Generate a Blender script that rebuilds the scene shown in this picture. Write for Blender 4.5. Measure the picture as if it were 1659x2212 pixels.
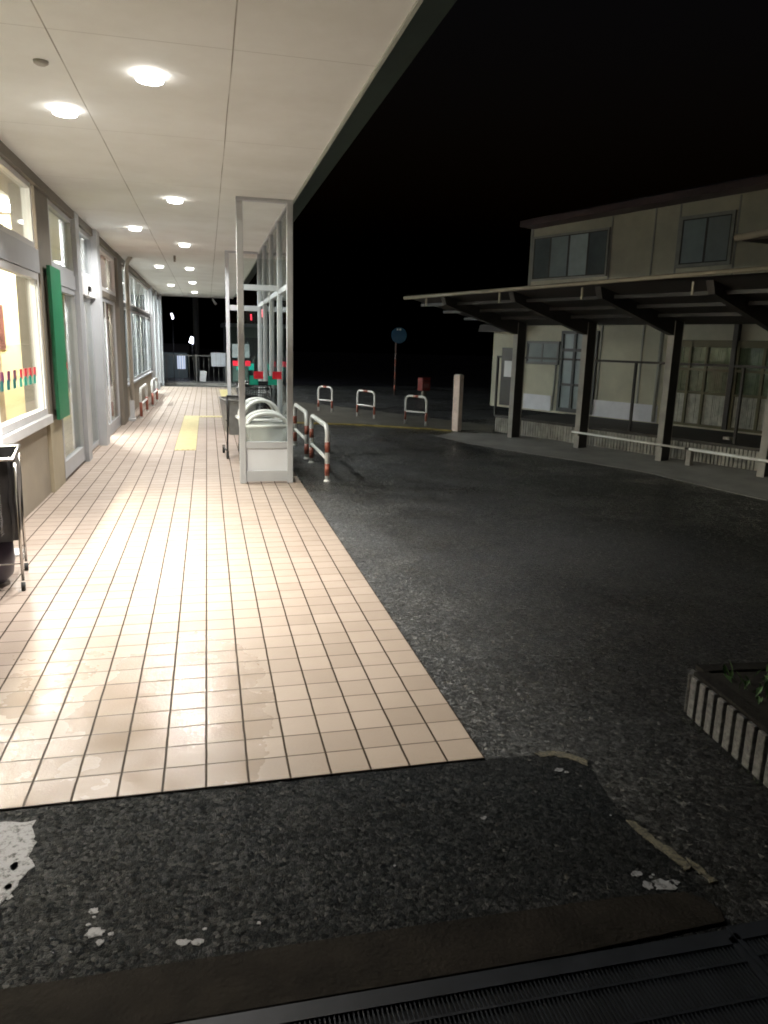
import bpy, bmesh, math, random
from mathutils import Vector, Matrix
random.seed(7)
S = bpy.context.scene
COL = S.collection
for o in list(bpy.data.objects): bpy.data.objects.remove(o)

# ------------------------------------------------------------------ camera
YAW, PITCH, ROLL, CH = 0.235603, 0.222059, 0.0273813, 1.54896
fwd = Vector((math.sin(YAW)*math.cos(PITCH), math.cos(YAW)*math.cos(PITCH), -math.sin(PITCH)))
rt = Vector((math.cos(YAW), -math.sin(YAW), 0)); up = rt.cross(fwd)
rt = rt*math.cos(ROLL) + up*math.sin(ROLL); up = rt.cross(fwd)
cd = bpy.data.cameras.new("camera"); cam = bpy.data.objects.new("camera", cd); COL.objects.link(cam)
M = Matrix.Identity(4)
for i in range(3):
    M[i][0] = rt[i]; M[i][1] = up[i]; M[i][2] = -fwd[i]
M[2][3] = CH
cam.matrix_world = M
cd.sensor_fit = 'VERTICAL'; cd.sensor_height = 36.0; cd.lens = 1596.5/2212*36.0
cd.clip_start = 0.05; cd.clip_end = 600
S.camera = cam

# ------------------------------------------------------------------ night sky, exposure
W = bpy.data.worlds.new("World"); S.world = W; W.use_nodes = True
nt = W.node_tree; bg = nt.nodes["Background"]
sky = nt.nodes.new("ShaderNodeTexSky"); sky.sky_type = 'NISHITA'; sky.sun_disc = False
sky.sun_elevation = math.radians(-4); sky.sun_rotation = math.radians(200)
nt.links.new(sky.outputs[0], bg.inputs[0]); bg.inputs[1].default_value = 0.11
S.view_settings.view_transform = 'Standard'; S.view_settings.look = 'None'
S.view_settings.exposure = 0.3; S.view_settings.gamma = 1.0
LAMP_POWER = 56.0
try:
    S.cycles.sample_clamp_indirect = 4.0
    S.cycles.pixel_filter_type = 'BLACKMAN_HARRIS'; S.cycles.filter_width = 1.8
except Exception: pass

# ------------------------------------------------------------------ helpers
def put(o, parent=None):
    COL.objects.link(o)
    if parent is not None: o.parent = parent
    return o
def tag(o, label, cat, group=None):
    o['label'] = label; o['category'] = cat
    if group: o['group'] = group
    return o
def struct(o): o['kind'] = 'structure'; return o
def thing(name, label, cat, loc=(0,0,0), rz=0.0, group=None):
    o = bpy.data.objects.new(name, None); o.empty_display_size = .1
    put(o); o.location = loc; o.rotation_euler = (0,0,rz)
    return tag(o, label, cat, group)
def kids(o): return [c for c in bpy.data.objects if c.parent is o]
def dup(o, parent=None):
    c = o.copy(); put(c, parent)
    for k in kids(o): dup(k, c)
    return c

class MB:
    def __init__(s): s.bm = bmesh.new()
    def box(s, x0,x1,y0,y1,z0,z1, bev=0.0, rz=0.0):
        x0,x1=min(x0,x1),max(x0,x1); y0,y1=min(y0,y1),max(y0,y1); z0,z1=min(z0,z1),max(z0,z1)
        m = Matrix.Translation(((x0+x1)/2,(y0+y1)/2,(z0+z1)/2)) @ Matrix.Rotation(rz,4,'Z') @ Matrix.Diagonal((x1-x0,y1-y0,z1-z0,1))
        r = bmesh.ops.create_cube(s.bm, size=1, matrix=m)
        if bev > 0:
            es = list({e for v in r['verts'] for e in v.link_edges})
            bmesh.ops.bevel(s.bm, geom=es, offset=bev, segments=2, affect='EDGES', profile=.5)
        return s
    def tube(s, pts, r, n=10, cap=True, smooth=True):
        pts = [Vector(p) for p in pts]
        rr = r if isinstance(r,(list,tuple)) else [r]*len(pts)
        rings = []; prev = None
        for i,p in enumerate(pts):
            t = (pts[min(i+1,len(pts)-1)]-pts[max(i-1,0)]).normalized()
            if prev is None:
                a = Vector((0,0,1)) if abs(t.z)<.9 else Vector((1,0,0))
                u = t.cross(a).normalized()
            else:
                u = (prev - t*prev.dot(t)).normalized()
            prev = u; v = t.cross(u)
            rings.append([s.bm.verts.new(p+(u*math.cos(2*math.pi*k/n)+v*math.sin(2*math.pi*k/n))*rr[i]) for k in range(n)])
        for a,b in zip(rings,rings[1:]):
            for k in range(n):
                f = s.bm.faces.new((a[k],a[(k+1)%n],b[(k+1)%n],b[k])); f.smooth = smooth
        if cap:
            s.bm.faces.new(list(reversed(rings[0]))); s.bm.faces.new(rings[-1])
        return s
    def poly(s, pts, z0, z1):
        a=[s.bm.verts.new((x,y,z0)) for x,y in pts]; b=[s.bm.verts.new((x,y,z1)) for x,y in pts]
        s.bm.faces.new(b); s.bm.faces.new(list(reversed(a)))
        for i in range(len(pts)):
            j=(i+1)%len(pts); s.bm.faces.new((a[i],a[j],b[j],b[i]))
        return s
    def prism(s, prof, a0, a1, axis='x'):
        # prof: list of (u,z); extruded along axis
        f = (lambda u,z,t:(t,u,z)) if axis=='x' else (lambda u,z,t:(u,t,z))
        A=[s.bm.verts.new(f(u,z,a0)) for u,z in prof]; B=[s.bm.verts.new(f(u,z,a1)) for u,z in prof]
        s.bm.faces.new(A); s.bm.faces.new(list(reversed(B)))
        for i in range(len(prof)):
            j=(i+1)%len(prof); s.bm.faces.new((A[i],B[i],B[j],A[j]))
        return s
    def quad(s, *p):
        s.bm.faces.new([s.bm.verts.new(q) for q in p]); return s
    def blob(s, cx,cy,r,z0,z1,n=9,sx=1,sy=1):
        pts=[]
        for k in range(n):
            a=2*math.pi*k/n; q=r*random.uniform(.6,1.1); pts.append((cx+q*sx*math.cos(a),cy+q*sy*math.sin(a)))
        return s.poly(pts,z0,z1)
    def build(s, name, m, parent=None, smooth=False):
        bmesh.ops.recalc_face_normals(s.bm, faces=s.bm.faces)
        me = bpy.data.meshes.new(name); s.bm.to_mesh(me); s.bm.free()
        me.materials.append(m)
        o = bpy.data.objects.new(name, me); put(o, parent); return o

# ------------------------------------------------------------------ materials
def nmat(name):
    m = bpy.data.materials.new(name); m.use_nodes = True
    t = m.node_tree; return m, t, t.nodes, t.links, t.nodes["Principled BSDF"]
def mth(t, op, a, b=None, c=None):
    n = t.nodes.new("ShaderNodeMath"); n.operation = op
    for i,v in enumerate((a,b,c)):
        if v is None: continue
        if isinstance(v,(int,float)): n.inputs[i].default_value = v
        else: t.links.new(v, n.inputs[i])
    return n.outputs[0]
def mixc(t, fac, a, b):
    n = t.nodes.new("ShaderNodeMix"); n.data_type='RGBA'
    if isinstance(fac,(int,float)): n.inputs[0].default_value=fac
    else: t.links.new(fac,n.inputs[0])
    for i,v in ((6,a),(7,b)):
        if isinstance(v,tuple): n.inputs[i].default_value=(*v,1) if len(v)==3 else v
        else: t.links.new(v,n.inputs[i])
    return n.outputs[2]
def noise(t, vec, scale, detail=3, rough=.5):
    n=t.nodes.new("ShaderNodeTexNoise"); n.inputs["Scale"].default_value=scale
    n.inputs["Detail"].default_value=detail; n.inputs["Roughness"].default_value=rough
    t.links.new(vec,n.inputs["Vector"]); return n.outputs[0]
def ramp(t, v, a, b, lo=0., hi=1.):
    n=t.nodes.new("ShaderNodeMapRange"); n.clamp=True
    t.links.new(v,n.inputs[0]); n.inputs[1].default_value=a; n.inputs[2].default_value=b
    n.inputs[3].default_value=lo; n.inputs[4].default_value=hi; return n.outputs[0]
def coords(t):
    n=t.nodes.new("ShaderNodeTexCoord"); return n.outputs["Object"]
def bump(t, h, strength, dist):
    n=t.nodes.new("ShaderNodeBump"); n.inputs["Strength"].default_value=strength
    n.inputs["Distance"].default_value=dist; t.links.new(h,n.inputs["Height"]); return n.outputs[0]
def plain(name, c, rough=.5, metal=0., var=.12, scale=6., bmp=.0, bscale=120., spec=.5):
    m,t,N,L,P = nmat(name); co=coords(t)
    f = ramp(t, noise(t,co,scale,4,.6), .3,.7)
    d = tuple(x*(1-var) for x in c); e = tuple(min(1,x*(1+var)) for x in c)
    L.new(mixc(t,f,d,e), P.inputs["Base Color"])
    P.inputs["Roughness"].default_value=rough; P.inputs["Metallic"].default_value=metal
    P.inputs["Specular IOR Level"].default_value=spec
    if bmp: L.new(bump(t,noise(t,co,bscale,2),bmp,.004),P.inputs["Normal"])
    return m
def emit(name, c, s):
    m,t,N,L,P=nmat(name); P.inputs["Base Color"].default_value=(.8,.8,.8,1)
    P.inputs["Emission Color"].default_value=(*c,1); P.inputs["Emission Strength"].default_value=s
    return m
def glass(name, tint=(.92,.95,.95), refl=1.0, haze=0.0, hazec=(.6,.6,.6)):
    m,t,N,L,P=nmat(name); N.remove(P); out=N["Material Output"]
    tr=N.new("ShaderNodeBsdfTransparent"); tr.inputs[0].default_value=(*tint,1)
    gl=N.new("ShaderNodeBsdfGlossy"); gl.inputs["Roughness"].default_value=.04
    lw=N.new("ShaderNodeLayerWeight"); lw.inputs[0].default_value=.5
    fr=mth(t,'ADD',mth(t,'MULTIPLY',mth(t,'POWER',lw.outputs[1],5.),.9),.035)
    mx=N.new("ShaderNodeMixShader"); L.new(mth(t,'MULTIPLY',fr,refl),mx.inputs[0])
    a=tr.outputs[0]
    if haze>0:
        df=N.new("ShaderNodeBsdfDiffuse"); df.inputs[0].default_value=(*hazec,1)
        tl=N.new("ShaderNodeBsdfTranslucent"); tl.inputs[0].default_value=(*hazec,1)
        ad=N.new("ShaderNodeMixShader"); ad.inputs[0].default_value=.5
        L.new(df.outputs[0],ad.inputs[1]); L.new(tl.outputs[0],ad.inputs[2])
        m2=N.new("ShaderNodeMixShader"); m2.inputs[0].default_value=haze
        L.new(a,m2.inputs[1]); L.new(ad.outputs[0],m2.inputs[2]); a=m2.outputs[0]
    L.new(a,mx.inputs[1]); L.new(gl.outputs[0],mx.inputs[2]); L.new(mx.outputs[0],out.inputs[0])
    return m

def translucent(name,c):
    m,t,N,L,P=nmat(name); N.remove(P); d=N.new("ShaderNodeBsdfDiffuse"); d.inputs[0].default_value=(*c,1)
    q=N.new("ShaderNodeBsdfTranslucent"); q.inputs[0].default_value=(*c,1); x=N.new("ShaderNodeMixShader"); x.inputs[0].default_value=.55
    L.new(d.outputs[0],x.inputs[1]); L.new(q.outputs[0],x.inputs[2]); L.new(x.outputs[0],N["Material Output"].inputs[0]); return m
def asphalt_mat(name="asphalt",ca=(.016,.0165,.017),cb_=(.044,.046,.049),cc=(.032,.029,.021),rough=(.42,.22),tilt=.85,spec=1.0,pal=.35,vs=78,nearf=.5):
    m,t,N,L,P=nmat(name); co=coords(t)
    # distort cells so that stones look broken and irregular
    dn=N.new("ShaderNodeTexNoise"); dn.inputs["Scale"].default_value=70; L.new(co,dn.inputs["Vector"])
    va=N.new("ShaderNodeVectorMath"); va.operation='MULTIPLY_ADD'; L.new(dn.outputs[1],va.inputs[0]); va.inputs[1].default_value=(.012,.012,.0); L.new(co,va.inputs[2])
    v=N.new("ShaderNodeTexVoronoi"); v.inputs["Scale"].default_value=vs; L.new(va.outputs[0],v.inputs["Vector"])
    v2=N.new("ShaderNodeTexVoronoi"); v2.inputs["Scale"].default_value=230; L.new(co,v2.inputs["Vector"])
    big=ramp(t,noise(t,co,.45,5,.6),.38,.62); mid=ramp(t,noise(t,co,2.6,6,.7),.35,.68)
    sp=N.new("ShaderNodeSeparateColor"); L.new(v.outputs["Color"],sp.inputs[0])
    stone=mth(t,'ADD',.45,mth(t,'MULTIPLY',mth(t,'POWER',sp.outputs[0],2.),1.6))
    base=mixc(t,big,ca,cb_)
    base=mixc(t,mth(t,'MULTIPLY',mid,.35),base,cc)
    mu=N.new("ShaderNodeMix"); mu.data_type='RGBA'; mu.blend_type='MULTIPLY'; mu.inputs[0].default_value=1
    L.new(base,mu.inputs[6]); cb=N.new("ShaderNodeCombineColor")
    for i in range(3): L.new(stone,cb.inputs[i])
    L.new(cb.outputs[0],mu.inputs[7])
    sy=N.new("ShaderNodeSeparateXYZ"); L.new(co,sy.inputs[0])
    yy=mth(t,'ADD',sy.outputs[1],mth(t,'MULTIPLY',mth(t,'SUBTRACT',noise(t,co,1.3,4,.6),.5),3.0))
    painted_falloff=ramp(t,yy,2.0,5.6,nearf,1.95)  # light falloff towards the camera put into the asphalt colour
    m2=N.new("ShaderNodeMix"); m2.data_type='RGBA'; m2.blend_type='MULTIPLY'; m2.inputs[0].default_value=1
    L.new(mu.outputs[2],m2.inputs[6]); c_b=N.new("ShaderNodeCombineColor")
    for i in range(3): L.new(painted_falloff,c_b.inputs[i])
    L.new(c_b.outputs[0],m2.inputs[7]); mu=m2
    pale=ramp(t,sp.outputs[1],.985,.992)
    base=mixc(t,mth(t,'MULTIPLY',pale,pal),mu.outputs[2],(.25,.24,.22))
    L.new(base,P.inputs["Base Color"])
    wet=ramp(t,noise(t,co,.7,7,.7),.44,.56)
    r=ramp(t,wet,0,1,*rough)
    gl=ramp(t,sp.outputs[0],.90,.93); rr=mth(t,'ADD',r,mth(t,'MULTIPLY',sp.outputs[2],.15)); L.new(mth(t,'MULTIPLY',rr,mth(t,'SUBTRACT',1,mth(t,'MULTIPLY',gl,.62))),P.inputs["Roughness"])
    h=mth(t,'MULTIPLY',sp.outputs[1],mth(t,'SUBTRACT',1.1,v.outputs["Distance"]))
    h=mth(t,'ADD',h,mth(t,'MULTIPLY',v2.outputs["Distance"],-.5))
    h=mth(t,'ADD',h,mth(t,'MULTIPLY',noise(t,co,9,4),1.0))
    bn=bump(t,h,1.0,.005)
    # each stone's top is tilted its own way
    c2=N.new("ShaderNodeVectorMath"); c2.operation='SUBTRACT'; L.new(v.outputs["Color"],c2.inputs[0]); c2.inputs[1].default_value=(.5,.5,.5)
    c3=N.new("ShaderNodeVectorMath"); c3.operation='MULTIPLY_ADD'; L.new(c2.outputs[0],c3.inputs[0]); c3.inputs[1].default_value=(tilt,tilt,0.); L.new(bn,c3.inputs[2])
    c4=N.new("ShaderNodeVectorMath"); c4.operation='NORMALIZE'; L.new(c3.outputs[0],c4.inputs[0])
    L.new(c4.outputs[0],P.inputs["Normal"])
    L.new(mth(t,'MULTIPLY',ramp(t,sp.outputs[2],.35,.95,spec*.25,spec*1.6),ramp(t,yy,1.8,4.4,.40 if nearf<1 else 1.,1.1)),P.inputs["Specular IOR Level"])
    return m
def tile_mat():
    m,t,N,L,P=nmat("paving_tile"); co=coords(t)
    s=N.new("ShaderNodeSeparateXYZ"); L.new(co,s.inputs[0])
    wob=mth(t,'MULTIPLY',mth(t,'SUBTRACT',noise(t,co,9,2),.5),.004)
    gx=mth(t,'DIVIDE',mth(t,'ADD',mth(t,'ADD',s.outputs[0],.041+30*.15),wob),.15)
    gy=mth(t,'DIVIDE',mth(t,'ADD',mth(t,'SUBTRACT',s.outputs[1],2.4185-3.0),wob),.15)
    def edge(g): return mth(t,'MULTIPLY',mth(t,'SUBTRACT',.5,mth(t,'ABSOLUTE',mth(t,'SUBTRACT',mth(t,'FRACT',g),.5))),.15)
    ex,ey=edge(gx),edge(gy)
    grx=ramp(t,ex,.0034,.0048,1,0); gry=ramp(t,ey,.0024,.0040,1,0)
    gr=mth(t,'MAXIMUM',grx,mth(t,'MULTIPLY',gry,.78))
    wn=N.new("ShaderNodeTexWhiteNoise"); wn.noise_dimensions='2D'
    cb=N.new("ShaderNodeCombineXYZ"); L.new(mth(t,'FLOOR',gx),cb.inputs[0]); L.new(mth(t,'FLOOR',gy),cb.inputs[1]); L.new(cb.outputs[0],wn.inputs["Vector"])
    tone=ramp(t,wn.outputs[0],0,1)
    c=mixc(t,tone,(.315,.252,.208),(.385,.312,.262))
    dirt=ramp(t,noise(t,co,2.3,6,.65),.42,.72)
    c=mixc(t,mth(t,'MULTIPLY',dirt,.35),c,(.27,.215,.165))
    # wet area near the open front end
    wy=ramp(t,s.outputs[1],2.6,4.6,1,0); wx=ramp(t,s.outputs[0],-.1,.35,1,0)
    dx=mth(t,'DIVIDE',mth(t,'ADD',s.outputs[0],.16),.50); dy=mth(t,'DIVIDE',mth(t,'SUBTRACT',s.outputs[1],3.05),.95)
    dd=mth(t,'ADD',mth(t,'MULTIPLY',dx,dx),mth(t,'MULTIPLY',dy,dy))
    wet=mth(t,'MAXIMUM',mth(t,'MULTIPLY',mth(t,'MULTIPLY',wy,wx),.55),ramp(t,dd,.1,1.0,1.,0.))
    wn2=ramp(t,mth(t,'ADD',mth(t,'MULTIPLY',noise(t,co,5.5,1.5,.4),.8),mth(t,'MULTIPLY',wet,.50)),.42,.95)
    wetm=mth(t,'MULTIPLY',wn2,mth(t,'MINIMUM',mth(t,'MULTIPLY',wet,3.),1.))
    c=mixc(t,mth(t,'MULTIPLY',wetm,.15),c,(.20,.16,.12))
    c=mixc(t,gr,c,(.040,.028,.019))
    L.new(c,P.inputs["Base Color"])
    L.new(ramp(t,gr,0,1,.5,.08),P.inputs['Specular IOR Level'])
    r=mth(t,'ADD',mth(t,'ADD',ramp(t,wetm,0,1,.36,.09),mth(t,'MULTIPLY',mth(t,'SUBTRACT',1,wetm),ramp(t,s.outputs[1],6.5,10,0,.16))),mth(t,'MULTIPLY',gr,.3))
    r=mth(t,'ADD',r,ramp(t,noise(t,co,14,3),.3,.7,-.04,.04))
    L.new(r,P.inputs["Roughness"])
    h=mth(t,'ADD',mth(t,'MULTIPLY',gr,-1.0),mth(t,'MULTIPLY',mth(t,'MULTIPLY',noise(t,co,75,4,.65),.55),mth(t,'SUBTRACT',1,mth(t,'MULTIPLY',wetm,.35))))
    h=mth(t,'ADD',h,mth(t,'MULTIPLY',tone,.12))
    L.new(bump(t,h,.7,.0035),P.inputs["Normal"])
    return m
def ceiling_mat():
    m,t,N,L,P=nmat("ceiling_board"); co=coords(t)
    s=N.new("ShaderNodeSeparateXYZ"); L.new(co,s.inputs[0])
    def line(v,pos,w): return ramp(t,mth(t,'ABSOLUTE',mth(t,'SUBTRACT',v,pos)),w*.5,w,1,0)
    wob=mth(t,'ADD',s.outputs[0],mth(t,'MULTIPLY',mth(t,'SUBTRACT',noise(t,co,.6,1),.5),.01))
    g=mth(t,'MAXIMUM',line(wob,-.722,.005),line(wob,.168,.005))
    fy=mth(t,'MULTIPLY',mth(t,'ABSOLUTE',mth(t,'SUBTRACT',mth(t,'FRACT',mth(t,'DIVIDE',mth(t,'SUBTRACT',s.outputs[1],4.28-1.82*3.5),1.82)),.5)),1.82)
    g2=mth(t,'MULTIPLY',ramp(t,fy,.003,.006,1,0),.28)
    g=mth(t,'MAXIMUM',mth(t,'MULTIPLY',g,ramp(t,noise(t,co,1.5,3),.3,.6,.35,.95)),g2)
    st=ramp(t,noise(t,co,1.3,5,.6),.35,.75)
    c=mixc(t,st,(.87,.88,.87),(.74,.74,.71))
    c=mixc(t,g,c,(.16,.14,.11))
    L.new(c,P.inputs["Base Color"]); P.inputs["Roughness"].default_value=.75
    L.new(bump(t,noise(t,co,160,2),.15,.002),P.inputs["Normal"])
    return m
def wall_tile_mat(name,c):   # beige wall with fine vertical relief
    return plain(name,c,.6,var=.08,scale=3,bmp=.25,bscale=90)

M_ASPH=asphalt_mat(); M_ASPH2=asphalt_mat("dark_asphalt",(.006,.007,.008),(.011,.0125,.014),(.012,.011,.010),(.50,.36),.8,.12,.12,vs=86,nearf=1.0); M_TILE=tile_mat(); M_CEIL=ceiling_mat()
M_CONC=plain("concrete",(.19,.18,.165),.75,var=.25,scale=5,bmp=.5,bscale=70)
M_PAD=plain("pad_concrete",(.30,.295,.28),.6,var=.22,scale=2.2,bmp=.5,bscale=60)
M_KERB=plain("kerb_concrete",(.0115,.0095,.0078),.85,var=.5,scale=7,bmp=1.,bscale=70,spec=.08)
M_GRATE=plain("galvanised_steel",(.015,.017,.022),.45,metal=.1,var=.3,scale=9,spec=.22)
M_DARK=plain("pit_shade_mat",(.008,.008,.008),.9); M_PIT=plain("black_pole",(.006,.006,.006),1.0,spec=.0)
M_ALU=plain("aluminium_frame",(.47,.48,.50),.42,metal=.25,var=.06,scale=3)
M_WHITE=plain("white_frame",(.62,.615,.61),.4,var=.05)
M_TAUPE=plain("taupe_cladding",(.15,.13,.105),.6,var=.10,scale=4)
M_BEIGE=wall_tile_mat("beige_wall",(.29,.25,.19))
M_BEIGE2=wall_tile_mat("beige_pier",(.36,.31,.215))
M_GREEN=plain("green_sign_paint",(.012,.17,.075),.45,var=.08,scale=4)
M_FASC=plain("dark_green_fascia",(.018,.032,.026),.5,var=.35,scale=3)
M_TRIM=plain("eave_trim",(.34,.37,.33),.5,var=.08)
M_PIPE=plain("drainpipe",(.50,.46,.40),.45,var=.06)
M_GLASS=glass("clear_glass"); M_GLASSD=glass("enclosure_glass",(.93,.96,.955),.7)
M_TRANSL=glass("milky_plastic",(.8,.8,.8),.8,.88,(.72,.73,.71))
M_LAMP=emit("lamp_glow",(1,.97,.92),11)
M_PAINTW=plain("white_paint",(.75,.74,.71),.3,var=.07,scale=14,bmp=.1)
M_PAINTR=plain("red_paint",(.30,.09,.06),.32,var=.18,scale=14,bmp=.1)
M_YEL=plain("yellow_tactile",(.50,.43,.20),.5,var=.12,scale=8)
M_YLINE=plain("yellow_line_paint",(.26,.20,.05),.5,var=.45,scale=7,bmp=.4)
M_BLACK=plain("black_plastic",(.012,.012,.013),.35,var=.2)
M_BAG=plain("black_fabric",(.012,.012,.014),.38,var=.3,scale=16,bmp=.7,bscale=22)
M_CHROME=plain("chrome",(.55,.53,.50),.22,metal=1.)
M_RUB=plain("rubber",(.02,.02,.02),.7)
M_STR=plain("red_sticker",(.70,.02,.05),.45,var=.05)
M_STG=plain("teal_sticker",(.0,.36,.28),.45,var=.05)
M_STP=plain("plum_sticker",(.16,.03,.09),.45,var=.05)
M_STD=plain("dark_teal_sticker",(.0,.14,.15),.45,var=.05)
M_SCRIB=plain("pale_lettering",(.45,.45,.46),.5)

def ragged(pts,step,jit,rng=random.Random(4)):
    out=[]
    for i in range(len(pts)):
        a,b=Vector(pts[i]),Vector(pts[(i+1)%len(pts)]); n=max(1,int((b-a).length/step))
        for k in range(n):
            p=a.lerp(b,k/n); out.append((p.x+rng.uniform(-jit,jit),p.y+rng.uniform(-jit,jit)))
    return out
def worn(name,c,dark,sc,lo,hi):
    m,t,N,L,P=nmat(name); co=coords(t)
    f=ramp(t,noise(t,co,sc,6,.75),lo,hi); f2=ramp(t,noise(t,co,sc*.25,3,.6),.3,.7,.75,1.1)
    mu=mixc(t,f,dark,c); L.new(mu,P.inputs["Base Color"]); P.inputs["Roughness"].default_value=.6
    L.new(bump(t,noise(t,co,140,4,.7),.9,.004),P.inputs["Normal"]); return m
# ------------------------------------------------------------------ ground and paving
g=MB()
for y0,y1,z0,z1 in ((-60,28.2,-.008,-.008),(28.2,36,-.008,-1.83),(36,300,-1.83,-1.83)):
    g.quad((-150,y0,z0),(150,y0,z0),(150,y1,z1),(-150,y1,z1))
bmesh.ops.remove_doubles(g.bm,verts=g.bm.verts,dist=.001)
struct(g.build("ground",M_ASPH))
p=MB(); p.poly(ragged([(-3,1.2),(1.36,1.2),(1.40,1.66),(1.355,1.95),(1.362,2.15),(1.41,2.33),(1.30,2.41),(-3,2.416)],.03,.005),-.012,-.005); struct(p.build("asphalt_patch",M_ASPH2))
TX0,TX1,TY0,TY1=-1.60,1.009,2.4185,26.1
p=MB(); p.box(TX0,TX1,TY0,TY1,-.06,0.0); struct(p.build("tiled_pavement",M_TILE))
p=MB()
def tac(x0,x1,y0,y1,bars=True):
    p.box(x0,x1,y0,y1,.0,.004)
    n=max(1,round((x1-x0)/.07)) ; w=(x1-x0)/n
    for k in range(n): 
        p.box(x0+w*(k+.28),x0+w*(k+.72),y0+.01,y1-.01,.004,.009)
tac(-.49,-.19,10.9,16.0); tac(-.185,.30,15.72,16.0); tac(.36,.60,21.8,24.8)
struct(p.build("tactile_paving",M_YEL))
# forecourt strip beyond the yellow line, far pavement
D=[(1.74,14.62),(2.81,14.30),(4.11,13.58),(4.44,13.30)]
F=[(2.37,19.8),(3.87,17.28),(5.60,14.07)]
p=MB(); p.poly([(1.35,14.95),(1.74,14.72),(2.82,14.40),(4.13,13.68),(4.46,13.36),(4.9,13.30),(5.15,12.98),(5.65,14.05),(3.87,17.28),(2.37,19.8),(1.2,21.6)],-.012,.012)
struct(p.build("far_pavement",plain("worn_concrete_paving",(.115,.108,.092),.6,var=.3,scale=1.6,bmp=.6,bscale=60)))
p=MB()
P_=[(1.30,14.86),(1.74,14.60),(2.81,14.28),(4.11,13.56),(4.45,13.27)]
Q_=[(1.36,14.94),(1.745,14.715),(2.825,14.395),(4.135,13.675),(4.465,13.355)]
p.poly(P_+list(reversed(Q_)),-.011,.016)
struct(p.build("yellow_kerb_line",M_YLINE))
# concrete pad under the shelter columns
pad=[(3.93,12.60),(4.22,11.40),(4.70,10.5),(5.14,9.70),(5.62,8.66),(5.80,7.60),(5.98,6.70),(6.3,5.6),(6.9,4.2),(9.2,5.0),(7.4,9.2),(6.2,12.0),(5.15,12.95),(4.45,13.1)]
p=MB(); p.poly(ragged(pad,.15,.012),-.010,-.004); struct(p.build("shelter_pad",M_PAD))
# worn paint and flecks in the foreground
p=MB()
p.poly(ragged([(-.90,2.36),(-.72,2.352),(-.588,2.335),(-.582,2.28),(-.562,2.22),(-.572,2.16),(-.545,2.11),(-.566,2.05),(-.580,1.99),(-.60,1.955),(-.75,1.97),(-.9,1.95)],.02,.006),-.0055,-.0028)
for cx,cy,r,sx in ((-.597,2.03,.018,.8),(-.585,1.985,.012,1),(-.600,2.12,.022,.6),(-.345,1.885,.014,1),(-.33,1.80,.021,1.4),(-.312,1.765,.012,1),(-.288,1.79,.008,1),(-.352,1.835,.008,1),(-.34,1.86,.006,1),
                   (-.10,1.722,.013,1.6),(-.066,1.715,.012,1.6),(-.045,1.758,.006,1),(.10,1.75,.006,1),
                   (.874,2.07,.010,1.1),(1.262,2.292,.013,1.6),(1.281,2.272,.008,1.2),(.52,1.90,.004,1),
                   (1.236,1.722,.016,1.1),(1.242,1.668,.019,1.),(1.292,1.660,.026,1.7),(1.272,1.70,.006,1),(1.285,1.708,.006,1),(1.33,1.665,.012,1.6),(1.29,2.18,.005,1),(1.31,2.0,.004,1)):
    p.blob(cx,cy,r,-.0055,-.0028,17,sx,1)
struct(p.build("worn_road_marking",worn("worn_white_paint",(.20,.20,.215),(.018,.018,.018),45,.37,.50)))
p=MB()
for pts in ([(1.345,1.965),(1.372,1.955),(1.392,1.86),(1.412,1.79),(1.428,1.72),(1.402,1.70),(1.392,1.735),(1.373,1.80),(1.352,1.88)],
            [(1.22,2.415),(1.30,2.420),(1.36,2.385),(1.40,2.33),(1.378,2.30),(1.345,2.345),(1.29,2.385),(1.24,2.385)],
            [(1.435,1.76),(1.45,1.70),(1.458,1.64),(1.437,1.64),(1.43,1.70)]):
    p.poly(ragged(pts,.012,.0055),-.0085,-.002)
struct(p.build("dirt_strip",worn("dry_dirt",(.12,.105,.07),(.012,.012,.011),60,.38,.56)))
# kerb stone in front
k=MB()
top=[(-1.6,1.67),(-.5,1.655),(.45,1.650),(1.10,1.638),(1.33,1.622),(1.375,1.585),(1.392,1.53),(1.375,1.488),(.9,1.476),(-1.6,1.478)]
k.poly(top,-.02,.002);
bmesh.ops.bevel(k.bm,geom=[e for e in k.bm.edges if all(v.co.z>0 for v in e.verts)],offset=.005,segments=2,affect='EDGES')
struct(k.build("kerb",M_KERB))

# drain gratings
def grating(label,x0,x1,skew):
    t=thing("drain_grating",label,"grating",(x0,1.462,0),0,"steel drain gratings at the bottom edge")
    f=MB(); L=x1-x0
    def ys(x): return -.036*x      # slight angle to the corridor
    f.prism([(-.012,-.008),(-.012,.010),(.014,.010),(.014,-.008)],0,L) if False else None
    f.box(0,L,-.042,.006,-.006,.010); f.box(0,L,-.60,-.58,-.006,.010); f.box(0,.012,-.58,-.02,-.006,.010); f.box(L-.018,L,-.58,-.02,-.006,.010)
    f.build("frame",M_GRATE,t)
    b=MB(); n=int((L-.03)/.0115)
    for i in range(n):
        x=.014+i*.0115; b.box(x,x+.0034,-.58,-.042,-.001,.007)
    b.build("bars",M_GRATE,t)
    c=MB()
    for j in range(5):
        y=-.095-j*.105; c.box(.012,L-.018,y-.0035,y+.0035,-.001,.0082)
    c.build("cross_bar",M_GRATE,t)
    d=MB(); d.box(0,L,-.6,0,-.006,-.0015); d.build("pit_shade",M_DARK,t)  # flat dark sheet stands in for the shade below the bars
    t.rotation_euler=(0,0,-.006)
    return t
grating("wide steel drain grating with fine bars, front of the kerb, left of the other grating",-.35,1.35,0)
g2=grating("cut-off steel drain grating in the bottom right corner beyond the kerb end",1.356,2.4,0)

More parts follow.
